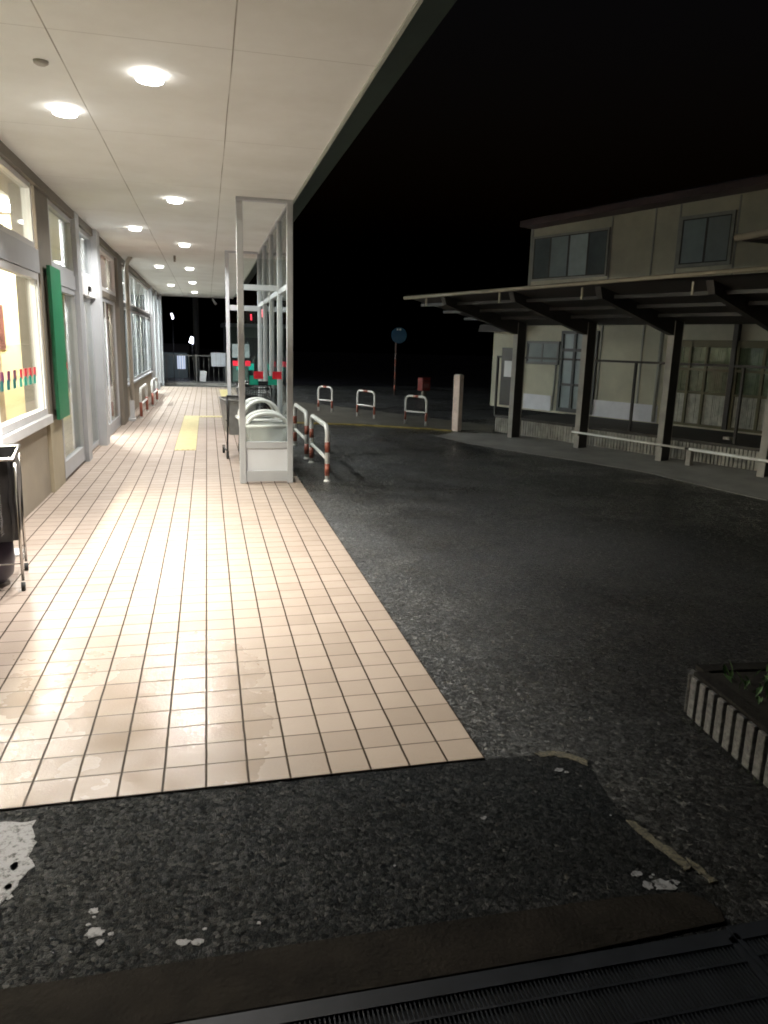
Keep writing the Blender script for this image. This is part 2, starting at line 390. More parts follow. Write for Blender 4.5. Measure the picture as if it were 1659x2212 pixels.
# ------------------------------------------------------------------ shop building (left) with canopy
shop=thing("shop_building","single storey shop with lit windows under a long flat canopy","building")
XW=-1.57
c=MB(); c.box(-1.9,.915,2.35,27.6,3.0,3.25); c.build("canopy_ceiling",M_CEIL,shop)
c=MB(); c.box(.915,.935,2.33,27.6,2.985,3.06); c.build("eave_trim",M_TRIM,shop)
c=MB(); c.prism([(.935,3.03),(1.155,3.10),(1.165,3.28),(.935,3.28)],2.33,27.6,'y'); c.build("fascia",M_FASC,shop)
c=MB(); c.box(-1.9,-1.50,2.6,26.9,2.91,3.0); c.build("header_beam",M_TAUPE,shop)

def win(y0,y1,z0,z1,fm=M_ALU,fw=.045,nm=0,proud=.035,x=XW,pane=M_GLASS,hbar=None):
    f=MB(); xa,xb=x-.04,x+proud
    f.box(xa,xb,y0,y0+fw,z0,z1); f.box(xa,xb,y1-fw,y1,z0,z1)
    f.box(xa,xb-.002,y0+fw,y1-fw,z0,z0+fw); f.box(xa,xb-.002,y0+fw,y1-fw,z1-fw,z1)
    for i in range(nm):
        y=y0+(y1-y0)*(i+1)/(nm+1); f.box(xa,xb-.006,y-fw*.45,y+fw*.45,z0+fw,z1-fw)
    if hbar: f.box(xa,xb-.008,y0+fw,y1-fw,hbar-.02,hbar+.02)
    o=f.build("window",fm,shop)
    g=MB(); g.box(x-.008,x-.002,y0+fw*.5,y1-fw*.5,z0+fw*.5,z1-fw*.5); g.build("pane",pane,o)
    return o
def sticker_row(win_o,ys,x,dark=()):
    for i,y in enumerate(ys):
        d=i in dark
        a=MB(); a.box(x,x+.002,y,y+.085,1.178,1.262); a.build("sticker",M_STP if d else M_STR,win_o)
        a=MB(); a.box(x+.0022,x+.0035,y-.04,y+.045,1.115,1.195); a.build("sticker",M_STD if d else M_STG,win_o)
# low walls and sills
w=MB(); w.box(-1.75,XW,2.6,7.92,0,.71); w.build("low_wall",M_BEIGE,shop)
w=MB(); w.box(-1.75,-1.50,3.6,7.90,.711,.795,.006); w.build("sill",M_WHITE,shop)
w=MB(); w.box(-1.75,-1.535,7.92,8.52,0,.715); w.build("pier_base",M_BEIGE2,shop)
w=MB(); w.box(-1.75,-1.53,7.92,8.52,.716,2.91); w.build("pier",M_TAUPE,shop)
w=MB(); w.box(-1.75,-1.525,3.6,7.9,2.125,2.335); w.build("transom_bar",M_ALU,shop)
a=win(3.6,7.86,.80,2.12,M_WHITE,.06,0); 
w=MB(); w.box(XW+.0,XW+.032,5.2,5.26,.86,2.06); w.build("mullion",M_WHITE,a)
w=MB(); w.box(XW,XW+.032,7.70,7.74,.86,2.06); w.build("mullion",M_WHITE,a)
sticker_row(a,[6.36,6.56,6.76,6.98,7.16,7.34,7.52],XW+.003,dark=(0,1,2))
a2=win(3.6,7.80,2.34,2.905,M_WHITE,.05,0)
# glazed bay 2
w=MB(); w.box(-1.75,-1.56,8.52,9.97,0,.03); w.build("threshold",M_CONC,shop)
b=win(8.54,9.92,.03,2.09,M_ALU,.06,0)
w=MB(); w.box(XW-.03,XW+.031,8.60,9.86,.09,.20); w.build("bottom_rail",M_ALU,b)
sticker_row(b,[8.75,9.15],XW+.003)
w=MB(); w.box(-1.75,-1.525,8.53,9.93,2.091,2.255); w.build("transom_bar",M_ALU,shop)
win(8.54,9.92,2.256,2.905,M_ALU,.05,0)
# grey posts and automatic door
def gpost(y0,y1,xo,m=M_ALU):
    w=MB(); w.box(-1.75,xo,y0,y1,0,3.0); return w.build("post",m,shop)
gpost(9.94,10.20,-1.49)
d=win(10.22,11.44,.03,2.07,M_ALU,.06,1,proud=.005)
w=MB(); w.box(-1.75,-1.50,10.20,11.45,2.071,2.32,.01); dd=w.build("door_header",M_WHITE,shop)
w=MB(); w.box(-1.50,-1.468,10.72,10.84,2.13,2.20,.008); w.build("sensor",M_BLACK,dd)
win(10.22,11.44,2.321,2.905,M_ALU,.05,0)
gpost(11.45,11.75,-1.455)
win(11.77,14.2,.12,2.16,M_ALU,.06,1,proud=.012)
w=MB(); w.box(-1.75,-1.56,11.76,14.2,0,.119); w.build("low_wall",M_ALU,shop)
w=MB(); w.box(-1.75,-1.53,11.76,14.2,2.161,2.25); w.build("transom_bar",M_TAUPE,shop)
win(11.77,14.2,2.251,2.905,M_WHITE,.06,0)
gpost(14.22,15.0,-1.49,M_TAUPE); 
# drainpipe with elbow and box
w=MB(); w.tube([(-1.42,15.08,0.30),(-1.42,15.08,2.70),(-1.42,15.06,2.84),(-1.38,14.97,2.93),(-1.32,14.90,3.0)],.038,12); w.build("drainpipe",M_PIPE,shop)
w=MB(); w.box(-1.475,-1.385,15.03,15.13,.05,.38,.01); w.box(-1.55,-1.37,14.90,15.16,0,.05,.005); w.build("pipe_box",M_WHITE,shop)
# long bay of tall windows
M_DKF=plain("dark_frame",(.06,.062,.06),.45)
w=MB(); w.box(-1.75,XW,15.0,22.6,0,.62); w.build("low_wall",M_BEIGE,shop)
w=MB(); w.box(-1.75,-1.51,15.05,22.5,.621,.665,.004); w.build("sill",M_ALU,shop)
win(15.1,22.5,.67,2.14,M_ALU,.05,6,proud=.012)
w=MB(); w.box(-1.75,-1.53,15.1,22.5,2.141,2.215); w.build("transom_bar",M_DKF,shop)
win(15.1,22.5,2.216,2.905,M_WHITE,.05,6,proud=.012)
w=MB(); w.box(-1.57,-1.535,22.40,22.515,.67,2.14); w.build('dark_surround',M_DKF,shop)
gpost(22.52,22.8,-1.47)
win(22.82,24.6,.03,2.9,M_ALU,.08,1); gpost(24.62,24.9,-1.47); win(24.92,26.5,.03,2.9,M_ALU,.08,1); gpost(26.52,26.9,-1.45)
# interior shell
M_IW=plain("interior_wall",(.78,.75,.68),.8,var=.04); M_IY=plain("interior_yellow_wall",(.90,.74,.40),.8,var=.05)
M_IO=plain("interior_olive_blind",(.33,.32,.05),.8,var=.1,scale=8)
M_IB=plain("interior_beige_panel",(.55,.42,.28),.8)
w=MB(); w.box(-4.6,-1.76,2.6,26.9,-.05,.0); w.build("interior_floor",M_IW,shop)
w=MB(); w.box(-4.6,-1.91,2.6,26.9,2.93,3.2); w.build("interior_ceiling",M_IW,shop)
w=MB(); w.box(-4.7,-4.6,2.5,27,0,3.2); w.box(-4.6,-1.76,2.5,2.6,0,3.2); w.box(-4.6,-1.58,26.9,27,0,3.0); w.build("back_wall",M_IW,shop)
w=MB(); w.box(-4.6,-1.78,14.6,14.7,0,2.93); w.build("partition",M_IW,shop)
w=MB(); w.box(-4.6,-1.80,10.05,10.10,0,2.93); w.build("partition",M_IY,shop)
w=MB(); w.box(-2.55,-2.45,8.0,10.05,0,2.93); w.build("partition",M_IB,shop)
w=MB(); w.box(-1.675,-1.665,8.60,9.06,.95,2.9); w.build("blind",translucent("olive_blind",(.42,.42,.06)),shop)
M_TB=translucent("pale_blind",(.66,.66,.56))
w=MB(); w.box(-1.675,-1.665,9.08,9.9,.12,2.9); w.build("blind",M_TB,shop)
w=MB(); w.box(-1.675,-1.665,8.60,9.06,.12,.9); w.build("blind",M_TB,shop)
M_TC=translucent("frosted_film",(.74,.77,.78))
w=MB(); w.box(-1.665,-1.655,10.3,11.40,.1,2.88); w.build("door_film",M_TC,shop)
w=MB(); w.box(-1.675,-1.665,12.9,14.1,.25,2.88); w.build("blind",translucent("pinkish_poster_back",(.86,.74,.72)),shop)
w=MB()
for i in range(34):
    y=15.3+i*.215
    if random.random()<.72: w.box(-1.665,-1.655,y,y+.14,.7,2.88)
w.build("blind",translucent("vertical_blind",(.75,.77,.78)),shop)
w=MB(); w.box(-2.3,-1.85,11.9,12.6,0,1.3); w.box(-2.2,-1.85,12.9,13.5,0,1.0,.02); w.build("display_rack",plain("pink_display",(.55,.25,.25),.6,var=.3,scale=12),shop)
w=MB(); w.box(-2.0,-1.80,6.25,6.95,.80,1.13,.01); w.build("window_box",M_WHITE,shop)
M_INL=emit("interior_tube",(1,.97,.92),520)
M_INW=emit("interior_tube_warm",(1,.91,.74),340); M_INC=emit("interior_tube_white",(.95,1,1),330)
def inlamp(x0,x1,y0,y1,m):
    w=MB(); w.box(x0,x1,y0,y1,2.90,2.925); w.build("interior_lamp",m,shop)
for y in (4.5,7.0): inlamp(-3.2,-2.9,y,y+1.0,M_INW)
for y in (8.9,11.2,13): inlamp(-2.3,-2.05,y,y+.7,M_INL)
for y in (15.6,17.6,19.6,21.6,24.0,25.6): inlamp(-2.9,-2.7,y,y+1.2,M_INC)
# poster hanging inside
w=MB(); w.box(-2.75,-2.385,10.035,10.048,1.37,1.90); pp=w.build("poster",plain("reddish_poster",(.13,.045,.03),.7,var=.4,scale=9))
tag(pp,"reddish brown poster on the yellow wall inside the nearest lit window","poster")

# green sign on the pier
s=thing("green_sign","tall plain green panel sign mounted on the pier between the first two shop windows","sign",(-1.50,8.07,.72))
w=MB(); w.box(.0,.035,0,.54,0,1.50,.004); w.build("panel",M_GREEN,s)
w=MB(); w.box(-.028,-.001,.05,.09,.1,1.4); w.box(-.028,-.001,.45,.49,.1,1.4); w.build("bracket",M_TAUPE,s)

# ceiling downlights
names=["brightest round downlight of the outer row, nearest the camera","round downlight of the wall row, nearest the camera, left of the brightest one",
"second downlight of the outer row, just before the glass enclosure","second downlight of the wall row, above the grey shop posts",
"third downlight of the outer row, level with the drainpipe","third downlight of the wall row, beyond the drainpipe","fourth downlight of the outer row",
"fourth and farthest downlight of the wall row","fifth downlight of the outer row","sixth downlight of the outer row, farthest, near the canopy's end"]
pos=[(-.277,4.79),(-.867,5.64),(-.29,8.65),(-.90,11.0),(-.30,12.53),(-.905,16.4),(-.31,16.55),(-.91,21.8),(-.32,20.45),(-.33,24.5)]
def light_proto():
    t=thing("ceiling_light",names[0],"ceiling light",(0,0,3),0,"round downlights in the canopy ceiling")
    r=MB(); pr=[]
    n=28
    for (ra,za) in ((.081,-.001),(.081,-.004),(.086,-.004),(.087,0.0)):
        pr.append([r.bm.verts.new((ra*math.cos(2*math.pi*k/n),ra*math.sin(2*math.pi*k/n),za)) for k in range(n)])
    for A,B in zip(pr,pr[1:]):
        for k in range(n): r.bm.faces.new((A[k],A[(k+1)%n],B[(k+1)%n],B[k]))
    r.build("trim_ring",M_WHITE,t)
    d=MB(); rings=[]
    for ra,za in ((.080,-.002),(.080,-.022),(.074,-.036),(.052,-.042)):
        rings.append([d.bm.verts.new((ra*math.cos(2*math.pi*k/n),ra*math.sin(2*math.pi*k/n),za)) for k in range(n)])
    for A,B in zip(rings,rings[1:]):
        for k in range(n): d.bm.faces.new((A[k],A[(k+1)%n],B[(k+1)%n],B[k]))
    d.bm.faces.new(rings[-1]); d.build("diffuser",M_LAMP,t)
    ld=bpy.data.lights.new("lamp","AREA"); ld.shape='DISK'; ld.size=.15; ld.energy=LAMP_POWER; ld.color=(1,.975,.935); ld.spread=math.radians(118)
    lo=bpy.data.objects.new("lamp",ld); put(lo,t); lo.location=(0,0,-.046)
    return t
lp=light_proto()
for k_ in kids(lp):
    if k_.type=='LIGHT': lp_far=k_.data.copy(); lp_far.energy=LAMP_POWER*.5; lp_mid=k_.data.copy(); lp_mid.energy=LAMP_POWER*.85; lp_far.spread=lp_mid.spread=math.radians(150)
    elif 'diffuser' in k_.name:
        far_diff=k_.data.copy(); far_diff.materials[0]=emit("lamp_glow_weak",(1,.97,.92),10)
for i,(x,y) in enumerate(pos):
    o=lp if i==0 else dup(lp); o.location=(x,y,3.0); o['label']=names[i]
    if 8<y<15:
        for k_ in kids(o):
            if k_.type=='LIGHT': k_.data=lp_mid
    if y>15:      # lamps further along are set weaker
        for k_ in kids(o):
            if k_.type=='LIGHT': k_.data=lp_far
            elif 'diffuser' in k_.name: k_.data=far_diff
w=MB(); w.tube([(0,0,0),(0,0,-.012),(0,0,-.02)],[.04,.038,.025],20); o=w.build("smoke_detector",plain("grey_plastic",(.30,.28,.25),.5))
o.location=(-.838,4.76,3.0); tag(o,"small grey round detector on the canopy ceiling above the nearest window","detector")
w=MB(); w.box(-.02,.02,-.02,.02,-.07,0,.005); w.tube([(0,0,-.07),(0,-.05,-.10)],.018,8); o=w.build("ceiling_sensor",M_TAUPE)
o.location=(-.52,14.3,3.0); tag(o,"small dark sensor hanging from the ceiling between the far downlights","sensor")
w=MB(); w.tube([(0,0,0),(.0,0,-.05),(.10,-.1,-.20)],[.02,.03,.045],10); w.box(-.02,.02,-.02,.02,0,.02); o=w.build("loudspeaker",plain("pale_plastic",(.3,.3,.29),.5))
o.location=(.24,27.4,2.98); tag(o,"small pale horn loudspeaker hanging at the canopy's far end","loudspeaker")

# ------------------------------------------------------------------ glass cart enclosure
en=thing("glass_enclosure","grey framed glass cart enclosure standing under the canopy edge","enclosure",(0,0,0))
def bx(*a,n="post",m=M_ALU,parent=en,bev=.004):
    w=MB(); w.box(*a,bev); return w.build(n,m,parent)
YF,YB=8.25,13.10
bx(.325,.392,YF,YF+.07,0,2.965); bx(.848,.912,YF,YF+.07,0,2.965)
for y in (9.5,10.7,11.9): bx(.855,.912,y-.03,y+.03,.0,2.97)
bx(.325,.385,YB-.03,YB+.03,0,2.965); bx(.850,.912,YB-.03,YB+.03,0,2.965)
bx(.325,.912,YF,YF+.07,2.966,3.0,n="top_rail"); bx(.325,.912,YB-.03,YB+.03,2.966,3.0,n="top_rail")
bx(.862,.910,YF+.07,YB-.03,2.972,3.0,n="top_rail")
bx(.392,.848,YF+.008,YF+.062,.02,.14,n="bottom_rail"); bx(.392,.848,YF+.008,YF+.062,.39,.465,n="middle_rail")
f=MB(); f.box(.392,.848,YF+.026,YF+.040,.14,.39); f.build("panel",plain("white_board",(.62,.63,.66),.35,var=.03),en)
bx(.385,.850,YB-.02,YB+.02,2.05,2.135,n="middle_rail")
bx(.392,.855,9.475,9.525,2.155,2.222,n="middle_rail")
bx(.866,.908,YF+.07,9.47,2.115,2.175,n="middle_rail"); bx(.866,.908,9.53,10.67,2.115,2.175,n="middle_rail"); bx(.866,.908,10.73,11.87,2.115,2.175,n="middle_rail"); bx(.866,.908,11.93,13.07,2.115,2.175,n="middle_rail")
for a_,b_ in ((YF+.07,9.47),(9.53,10.67),(10.73,11.87),(11.93,13.07)):
    bx(.868,.906,a_,b_,.02,.12,n="bottom_rail")
    f=MB(); f.box(.884,.890,a_,b_,.12,2.115); f.box(.884,.890,a_,b_,2.175,2.972); f.build("glass_panel",M_GLASSD,en)
f=MB(); f.box(.392,.848,YF+.03,YF+.036,.465,2.4); fg=f.build("glass_panel",M_GLASSD,en)
f=MB(); f.box(.385,.850,YB-.003,YB+.003,.1,2.05); bgp=f.build("glass_panel",M_GLASSD,en)
def stk(x0,x1,z0,z1,y,m,par):
    w=MB(); w.box(x0,x1,y-.001,y+.001,z0,z1); w.build("sticker",m,par)
for x in (.489,.690):
    stk(x,x+.100,1.153,1.234,YF+.026,M_STR,fg)
    stk(x-.048,x+.048,1.088,1.186,YF+.0285,M_STG,fg)
for x in (.424,.629):
    stk(x,x+.09,1.135,1.222,YB-.008,M_STR,bgp)
    stk(x+.06,x+.147,1.069,1.180,YB-.0052,M_STG,bgp)

# carts inside
def caster(par,x,y,r=.035,name="caster",foot=.0):
    w=MB(); w.tube([(x-.012,y,r),(x+.012,y,r)],r,14); c_=w.build(name,M_RUB,par)
    w=MB(); w.box(x-.018,x-.014,y-.012,y+.012,r,r*2.4); w.box(x+.014,x+.018,y-.012,y+.012,r,r*2.4); w.box(x-.018,x+.018,y-.012,y+.012,r*2.4,r*2.4+.006); w.build("fork",M_CHROME,c_)
M_HOOD=plain("white_hood_plastic",(.82,.82,.80),.35,var=.03)
def dome_cart(label,x,y,rz,zoff=0.):
    t=thing("hooded_cart",label,"cart",(x,y,0),rz,"white hooded carts in the glass enclosure")
    # tub: tapered open box, local x width, y length
    tub=MB(); W0,L0,W1,L1=.17,.20,.235,.26
    z0,z1=.30,.58
    lo=[tub.bm.verts.new((sx*W0,sy*L0,z0)) for sx,sy in ((-1,-1),(1,-1),(1,1),(-1,1))]
    mi=[tub.bm.verts.new((sx*(W1+W0)/2*1.06,sy*(L1+L0)/2*1.04,(z0+z1)/2-.03)) for sx,sy in ((-1,-1),(1,-1),(1,1),(-1,1))]
    hi=[tub.bm.verts.new((sx*W1,sy*L1,z1)) for sx,sy in ((-1,-1),(1,-1),(1,1),(-1,1))]
    tub.bm.faces.new(lo)
    for A,B in ((lo,mi),(mi,hi)):
        for k in range(4): tub.bm.faces.new((A[k],A[(k+1)%4],B[(k+1)%4],B[k]))
    bmesh.ops.bevel(tub.bm,geom=[e for e in tub.bm.edges if abs(e.verts[0].co.z-e.verts[1].co.z)>.02],offset=.05,segments=4,affect='EDGES')
    o=tub.build("tub",M_TRANSL,t)
    for pl in o.data.polygons: pl.use_smooth=True
    r=MB(); r.tube([(-.242,-.262,.59),(.242,-.262,.59),(.242,.262,.59),(-.242,.262,.59),(-.242,-.262,.59)],.022,10); r.build("rim",M_HOOD,t)
    # hood: arched shell across the width with white rim bands
    def arc(yy,zp,w,lean=0.): return [(w*math.cos(a),yy+lean*math.sin(a),.595+zp*math.sin(a)) for a in [math.pi*i/16 for i in range(17)]]
    h=MB(); h.tube(arc(-.25,.14+zoff,.232),.024,10); h.build("hood_rim",M_HOOD,t); h=MB(); h.tube(arc(.12,.14+zoff,.232),.020,10); h.build("hood_rim",M_HOOD,t)
    h=MB(); A=arc(-.25,.14+zoff,.23); B=arc(.12,.14+zoff,.23)
    va=[h.bm.verts.new(q) for q in A]; vb=[h.bm.verts.new(q) for q in B]
    for i in range(16): h.bm.faces.new((va[i],va[i+1],vb[i+1],vb[i]))
    h.build("hood",M_TRANSL,t)
    fr=MB()
    for sx in (-1,1):
        fr.tube([(sx*.2,-.25,.10),(sx*.19,-.2,.30),(sx*.19,.2,.30),(sx*.2,.25,.10)],.011,8)
        fr.tube([(sx*.2,-.25,.10),(sx*.2,.25,.10)],.011,8)
    fr.tube([(-.2,.25,.10),(.2,.25,.10)],.011,8); fr.build("frame",M_CHROME,t)
    for sx in (-1,1):
        for sy in (-1,1): caster(t,sx*.2,sy*.25)
    return t
dome_cart("nearest white hooded cart with milky tub, right behind the front glass panel",.665,8.95,0)
d2=dome_cart("second white hooded cart with a taller tilted hood, behind the nearest one",.62,9.62,.10,.10)
def basket_cart(label,x,y,rz,mb,mf,zt=.90,grp="shopping carts in the glass enclosure",shell=None):
    t=thing("shopping_cart",label,"shopping cart",(x,y,0),rz,grp)
    b=MB()
    def ringp(w,l,z): return [(-w,-l,z),(w,-l,z),(w,l,z),(-w,l,z),(-w,-l,z)]
    levels=[(.16+.06*i/6,.24+.05*i/6,.52+(zt-.52)*i/6) for i in range(7)]
    for w_,l_,z_ in levels: b.tube(ringp(w_,l_,z_),.006 if z_<zt-.01 else .012,6)
    (wa,la,za),(wb,lb,zb)=levels[0],levels[-1]
    for k in range(7):
        u=-1+2*k/6
        for sy in (-1,1): b.tube([(u*wa,sy*la,za),(u*wb,sy*lb,zb)],.005,5)
    for k in range(9):
        u=-1+2*k/8
        for sx in (-1,1): b.tube([(sx*wa,u*la,za),(sx*wb,u*lb,zb)],.005,5)
        b.tube([(-wa,u*la,za),(wa,u*la,za)],.005,5)
    if shell:
        lo_=[b.bm.verts.new((sx*wa,sy*la,za-.20)) for sx,sy in ((-1,-1),(1,-1),(1,1),(-1,1))]; hi_=[b.bm.verts.new((sx*wb,sy*lb,zb)) for sx,sy in ((-1,-1),(1,-1),(1,1),(-1,1))]
        b.bm.faces.new(lo_)
        for k in range(4): b.bm.faces.new((lo_[k],lo_[(k+1)%4],hi_[(k+1)%4],hi_[k]))
    b.build("basket",shell or mb,t)
    f=MB()
    for sx in (-1,1):
        f.tube([(sx*.2,-.28,.09),(sx*.19,-.27,.5),(sx*.2,-.33,zt+.05)],.012,8)
        f.tube([(sx*.2,-.28,.09),(sx*.17,.30,.10)],.011,8); f.tube([(sx*.19,-.27,.5),(sx*.16,.26,.5)],.009,8)
    f.build("frame",mf,t)
    f=MB(); f.tube([(-.21,-.34,zt+.06),(.21,-.34,zt+.06)],.017,10); f.build("handle",M_BLACK,t)
    for sx in (-1,1):
        caster(t,sx*.2,-.28,.045); caster(t,sx*.17,.30,.045)
    return t
basket_cart("black basket cart behind the white hooded carts, the nearer of two",.62,10.45,0,M_BLACK,M_BLACK,.93)
basket_cart("black basket cart behind the white hooded carts, the farther of two",.62,11.05,0,M_BLACK,M_BLACK,.93)
basket_cart("grey tub shopping cart sticking out of the enclosure's open left side",.40,10.35,.12,M_BLACK,M_BLACK,.78,shell=plain("grey_plastic_tub",(.17,.17,.165),.4,var=.25,scale=7))

# ------------------------------------------------------------------ hoop barriers
def hoop(label,x,y,rz,L,H,r,cb,grp,bands,fillet=.09):
    t=thing("hoop_barrier",label,"hoop barrier",(x,y,0),rz,grp)
    def path():
        P=[(0,0,0),(0,0,H-fillet)]
        for i in range(1,7): a=math.pi/2*i/6; P.append((fillet-fillet*math.cos(a),0,H-fillet+fillet*math.sin(a)))
        P.append((L-fillet,0,H))
        for i in range(1,7): a=math.pi/2*i/6; P.append((L-fillet+fillet*math.sin(a),0,H-fillet+fillet*math.cos(a)))
        P.append((L,0,0)); return P
    w=MB(); w.tube(path(),r,14); w.build("tube",M_PAINTW,t)
    w=MB(); w.tube([(0,0,cb),(L,0,cb)],r*.75,10) ; w.build("crossbar",M_PAINTW,t)
    for kind,a,b in bands:
        w=MB()
        if kind=='l': w.tube([(0,0,a),(0,0,b)],r+.0018,14)
        elif kind=='r': w.tube([(L,0,a),(L,0,b)],r+.0018,14)
        else: w.tube([(a*L,0,H),(b*L,0,H)],r+.0018,14)
        w.build("red_band",M_PAINTR,t)
    for xx in (0,L):
        w=MB(); w.tube([(xx,0,-.01),(xx,0,.012)],[r*1.5,r*1.3],14); w.build("foot",M_PAINTW,t)
    return t
bd=[('l',.10,.27),('r',.10,.27),('t',.38,.62)]
fa=[((2.50,17.27),(2.76,16.90),"leftmost of the three hoop barriers on the far pavement"),((3.17,15.97),(3.43,15.43),"middle one of the three hoop barriers on the far pavement"),((3.856,14.45),(4.171,14.045),"hoop barrier beside the square white post on the far pavement")]
for (a,b,l) in fa:
    dx,dy=b[0]-a[0],b[1]-a[1]
    hoop("white and red "+l,a[0],a[1],math.atan2(dy,dx),math.hypot(dx,dy),.575,.022,.27,"white and red hoop barriers across the forecourt",bd,.10)
nb=[('l',.06,.20),('r',.06,.20),('l',.33,.45),('r',.33,.45)]
hoop("wide white and red hoop barrier right of the glass enclosure, nearest the camera",1.316,8.35,math.pi/2,1.36,.625,.028,.25,"wide hoop barriers along the pavement edge",nb,.13)
hoop("wide white and red hoop barrier right of the glass enclosure, behind the nearest one",1.296,10.06,math.pi/2,1.38,.625,.028,.25,"wide hoop barriers along the pavement edge",nb,.13)
hoop("white and red hoop barrier along the shop wall beyond the drainpipe, the nearer of two",-1.30,15.45,math.pi/2,1.5,.585,.026,.27,"hoop barriers along the shop wall",[('l',.04,.32),('r',.04,.32)],.12)
hoop("white and red hoop barrier along the shop wall beyond the drainpipe, the farther of two",-1.27,18.25,math.pi/2,1.6,.585,.026,.27,"hoop barriers along the shop wall",[('l',.04,.32),('r',.04,.32)],.12)

# square post
t=thing("square_post","square pinkish white post standing at the end of the yellow line","post",(4.58,13.36,0),math.radians(38))
w=MB(); w.box(-.07,.07,-.07,.07,-.01,1.04,.012); w.build("shaft",plain("pink_white_paint",(.88,.70,.62),.6,var=.15,scale=7,bmp=.4),t)
w=MB(); w.box(-.052,.052,-.052,.052,1.04,1.052,.005); w.build("cap",M_PAINTW,t)

# round blue sign on pole
t=thing("round_sign","small round blue sign on a thin red and white pole in the dark background","sign",(5.91,23.6,0))
w=MB(); w.tube([(0,0,-.01),(0,0,2.0)],.026,10); w.build("pole",plain("dull_pole",(.13,.09,.08),.5),t)
w=MB()
for z in (.1,.5,.9): w.tube([(0,0,z),(0,0,z+.2)],.0275,10)
w.build("red_band",M_PAINTR,t)
w=MB(); w.tube([(.08,-.05,1.865),(.08,-.035,1.865)],.25,32); w.build("disc",plain("blue_enamel",(.03,.085,.15),.18,var=.1,scale=3),t)
w=MB(); w.box(.0,.05,-.058,-.051,2.02,2.075); w.box(.08,.14,-.058,-.051,2.02,2.075); w.build("painted_glint",M_PAINTW,t)  # two bright reflections on the disc, put in as white patches
# red mailbox
t=thing("red_mailbox","dim red box on a short stand in the dark beyond the hoop barriers","mailbox",(6.43,22.0,0),.3)
w=MB(); w.box(-.15,.15,-.13,.13,.22,.62,.02); b_=w.build("box",plain("red_enamel",(.16,.02,.018),.35,var=.1),t)
w=MB(); w.box(-.10,.10,-.135,-.131,.50,.53); w.build("slot",M_BLACK,b_)
w=MB(); w.box(-.09,.09,-.136,-.132,.32,.44); w.build("plate",plain("pale_plate",(.22,.10,.09),.5),b_)
w=MB(); w.box(-.06,.06,-.06,.06,-.01,.22,.01); w.build("stand",M_TAUPE,t)

# ------------------------------------------------------------------ shelter on the right. local: x along the column line, y away from the shop
P0=(5.30,12.30); RA=math.atan2(-.919,.391)
def rthing(name,label,cat,group=None,t=0,o=0,z=0):
    c_,s_=math.cos(RA),math.sin(RA)
    return thing(name,label,cat,(P0[0]+t*c_-o*s_,P0[1]+t*s_+o*c_,z),RA,group)
M_COLW=plain("column_paint",(.33,.31,.28),.55,var=.2,scale=5)
M_BRN=plain("dark_brown_steel",(.035,.030,.027),.55,var=.2)
M_PUR=plain("grey_purlin",(.018,.016,.015),.5,var=.2)
M_ROOFU=plain("roof_sheet",(.045,.038,.034),.6,var=.2,scale=3)
M_GUT=plain("tan_gutter",(.33,.29,.22),.5,var=.10)
sh=rthing("waiting_shelter","open shelter with a dark cantilevered roof on steel columns beside the forecourt","shelter")
cols=[-.115,1.385,2.905,4.425,5.95]
for i,x in enumerate(cols):
    w=MB(); w.box(x,x+.098,-.05,-.038,-.01,1.99); w.box(x+.042,x+.056,-.0379,.1579,-.01,1.99); w.box(x,x+.098,.158,.17,-.01,1.99); o=w.build("column",M_COLW,sh)
    w=MB(); w.box(x+.0565,x+.094,-.037,.157,0,1.985); w.build("web_shade",M_BRN,o)  # dark filler paints the shade in the column's web recess
    w=MB(); w.prism([(.17,1.76),(-.10,1.80),(-.80,1.975),(-1.70,2.20),(-1.76,2.345),(.17,1.975)],x+.004,x+.092); w.build("beam",M_BRN,sh)
ZT=.012   # slight rise of the roof to the right
w=MB(); 
w.quad((-1.0,-1.80,2.355),(6.8,-1.80,2.355),(6.8,.35,1.955),(-1.0,.35,1.955)); w.quad((-1.0,-1.80,2.385),(-1.0,.35,1.985),(6.8,.35,1.985),(6.8,-1.80,2.385))
w.build("roof_sheet",M_ROOFU,sh)
for yy in (-1.45,-.95,-.45):
    w=MB(); z=2.33-(yy+1.8)*.186; w.box(-.95,6.8,yy-.02,yy+.02,z-.055,z-.012); w.build("purlin",M_PUR,sh)
w=MB(); w.tube([(-.95,-1.83,2.327),(7.0,-1.83,2.455)],.027,12); w.build("gutter",M_GUT,sh)
for x in (-.45,1.22,2.72,4.28):
    w=MB(); w.box(x-.012,x+.012,-1.775,-1.755,2.19,2.34); w.build("gutter_bracket",M_GUT,sh)
# handrail pipe
hr=rthing("handrail","bright low steel pipe rail running along the front of the shelter columns","handrail")
M_STEEL=plain("bright_steel",(.88,.87,.84),.33,metal=.25,var=.05,scale=9)
w=MB(); w.tube([(1.36,-.085,.255),(3.39,-.085,.236)],.0165,12); w.build("pipe",M_STEEL,hr)
w=MB(); w.tube([(3.455,-.085,.236),(5.6,-.085,.205)],.021,12); w.build("pipe",M_STEEL,hr)
w=MB(); w.tube([(3.38,-.085,.236),(3.46,-.085,.236)],.013,10); w.build("joint",M_BRN,hr)
w=MB(); w.box(3.40,3.47,-.06,.03,0,.212); w.build("stub_post",M_COLW,hr)
for x in (1.5,3.02,4.55):
    w=MB(); w.box(x-.012,x+.012,-.09,-.05,.20,.235); w.build("clip",M_BRN,hr)
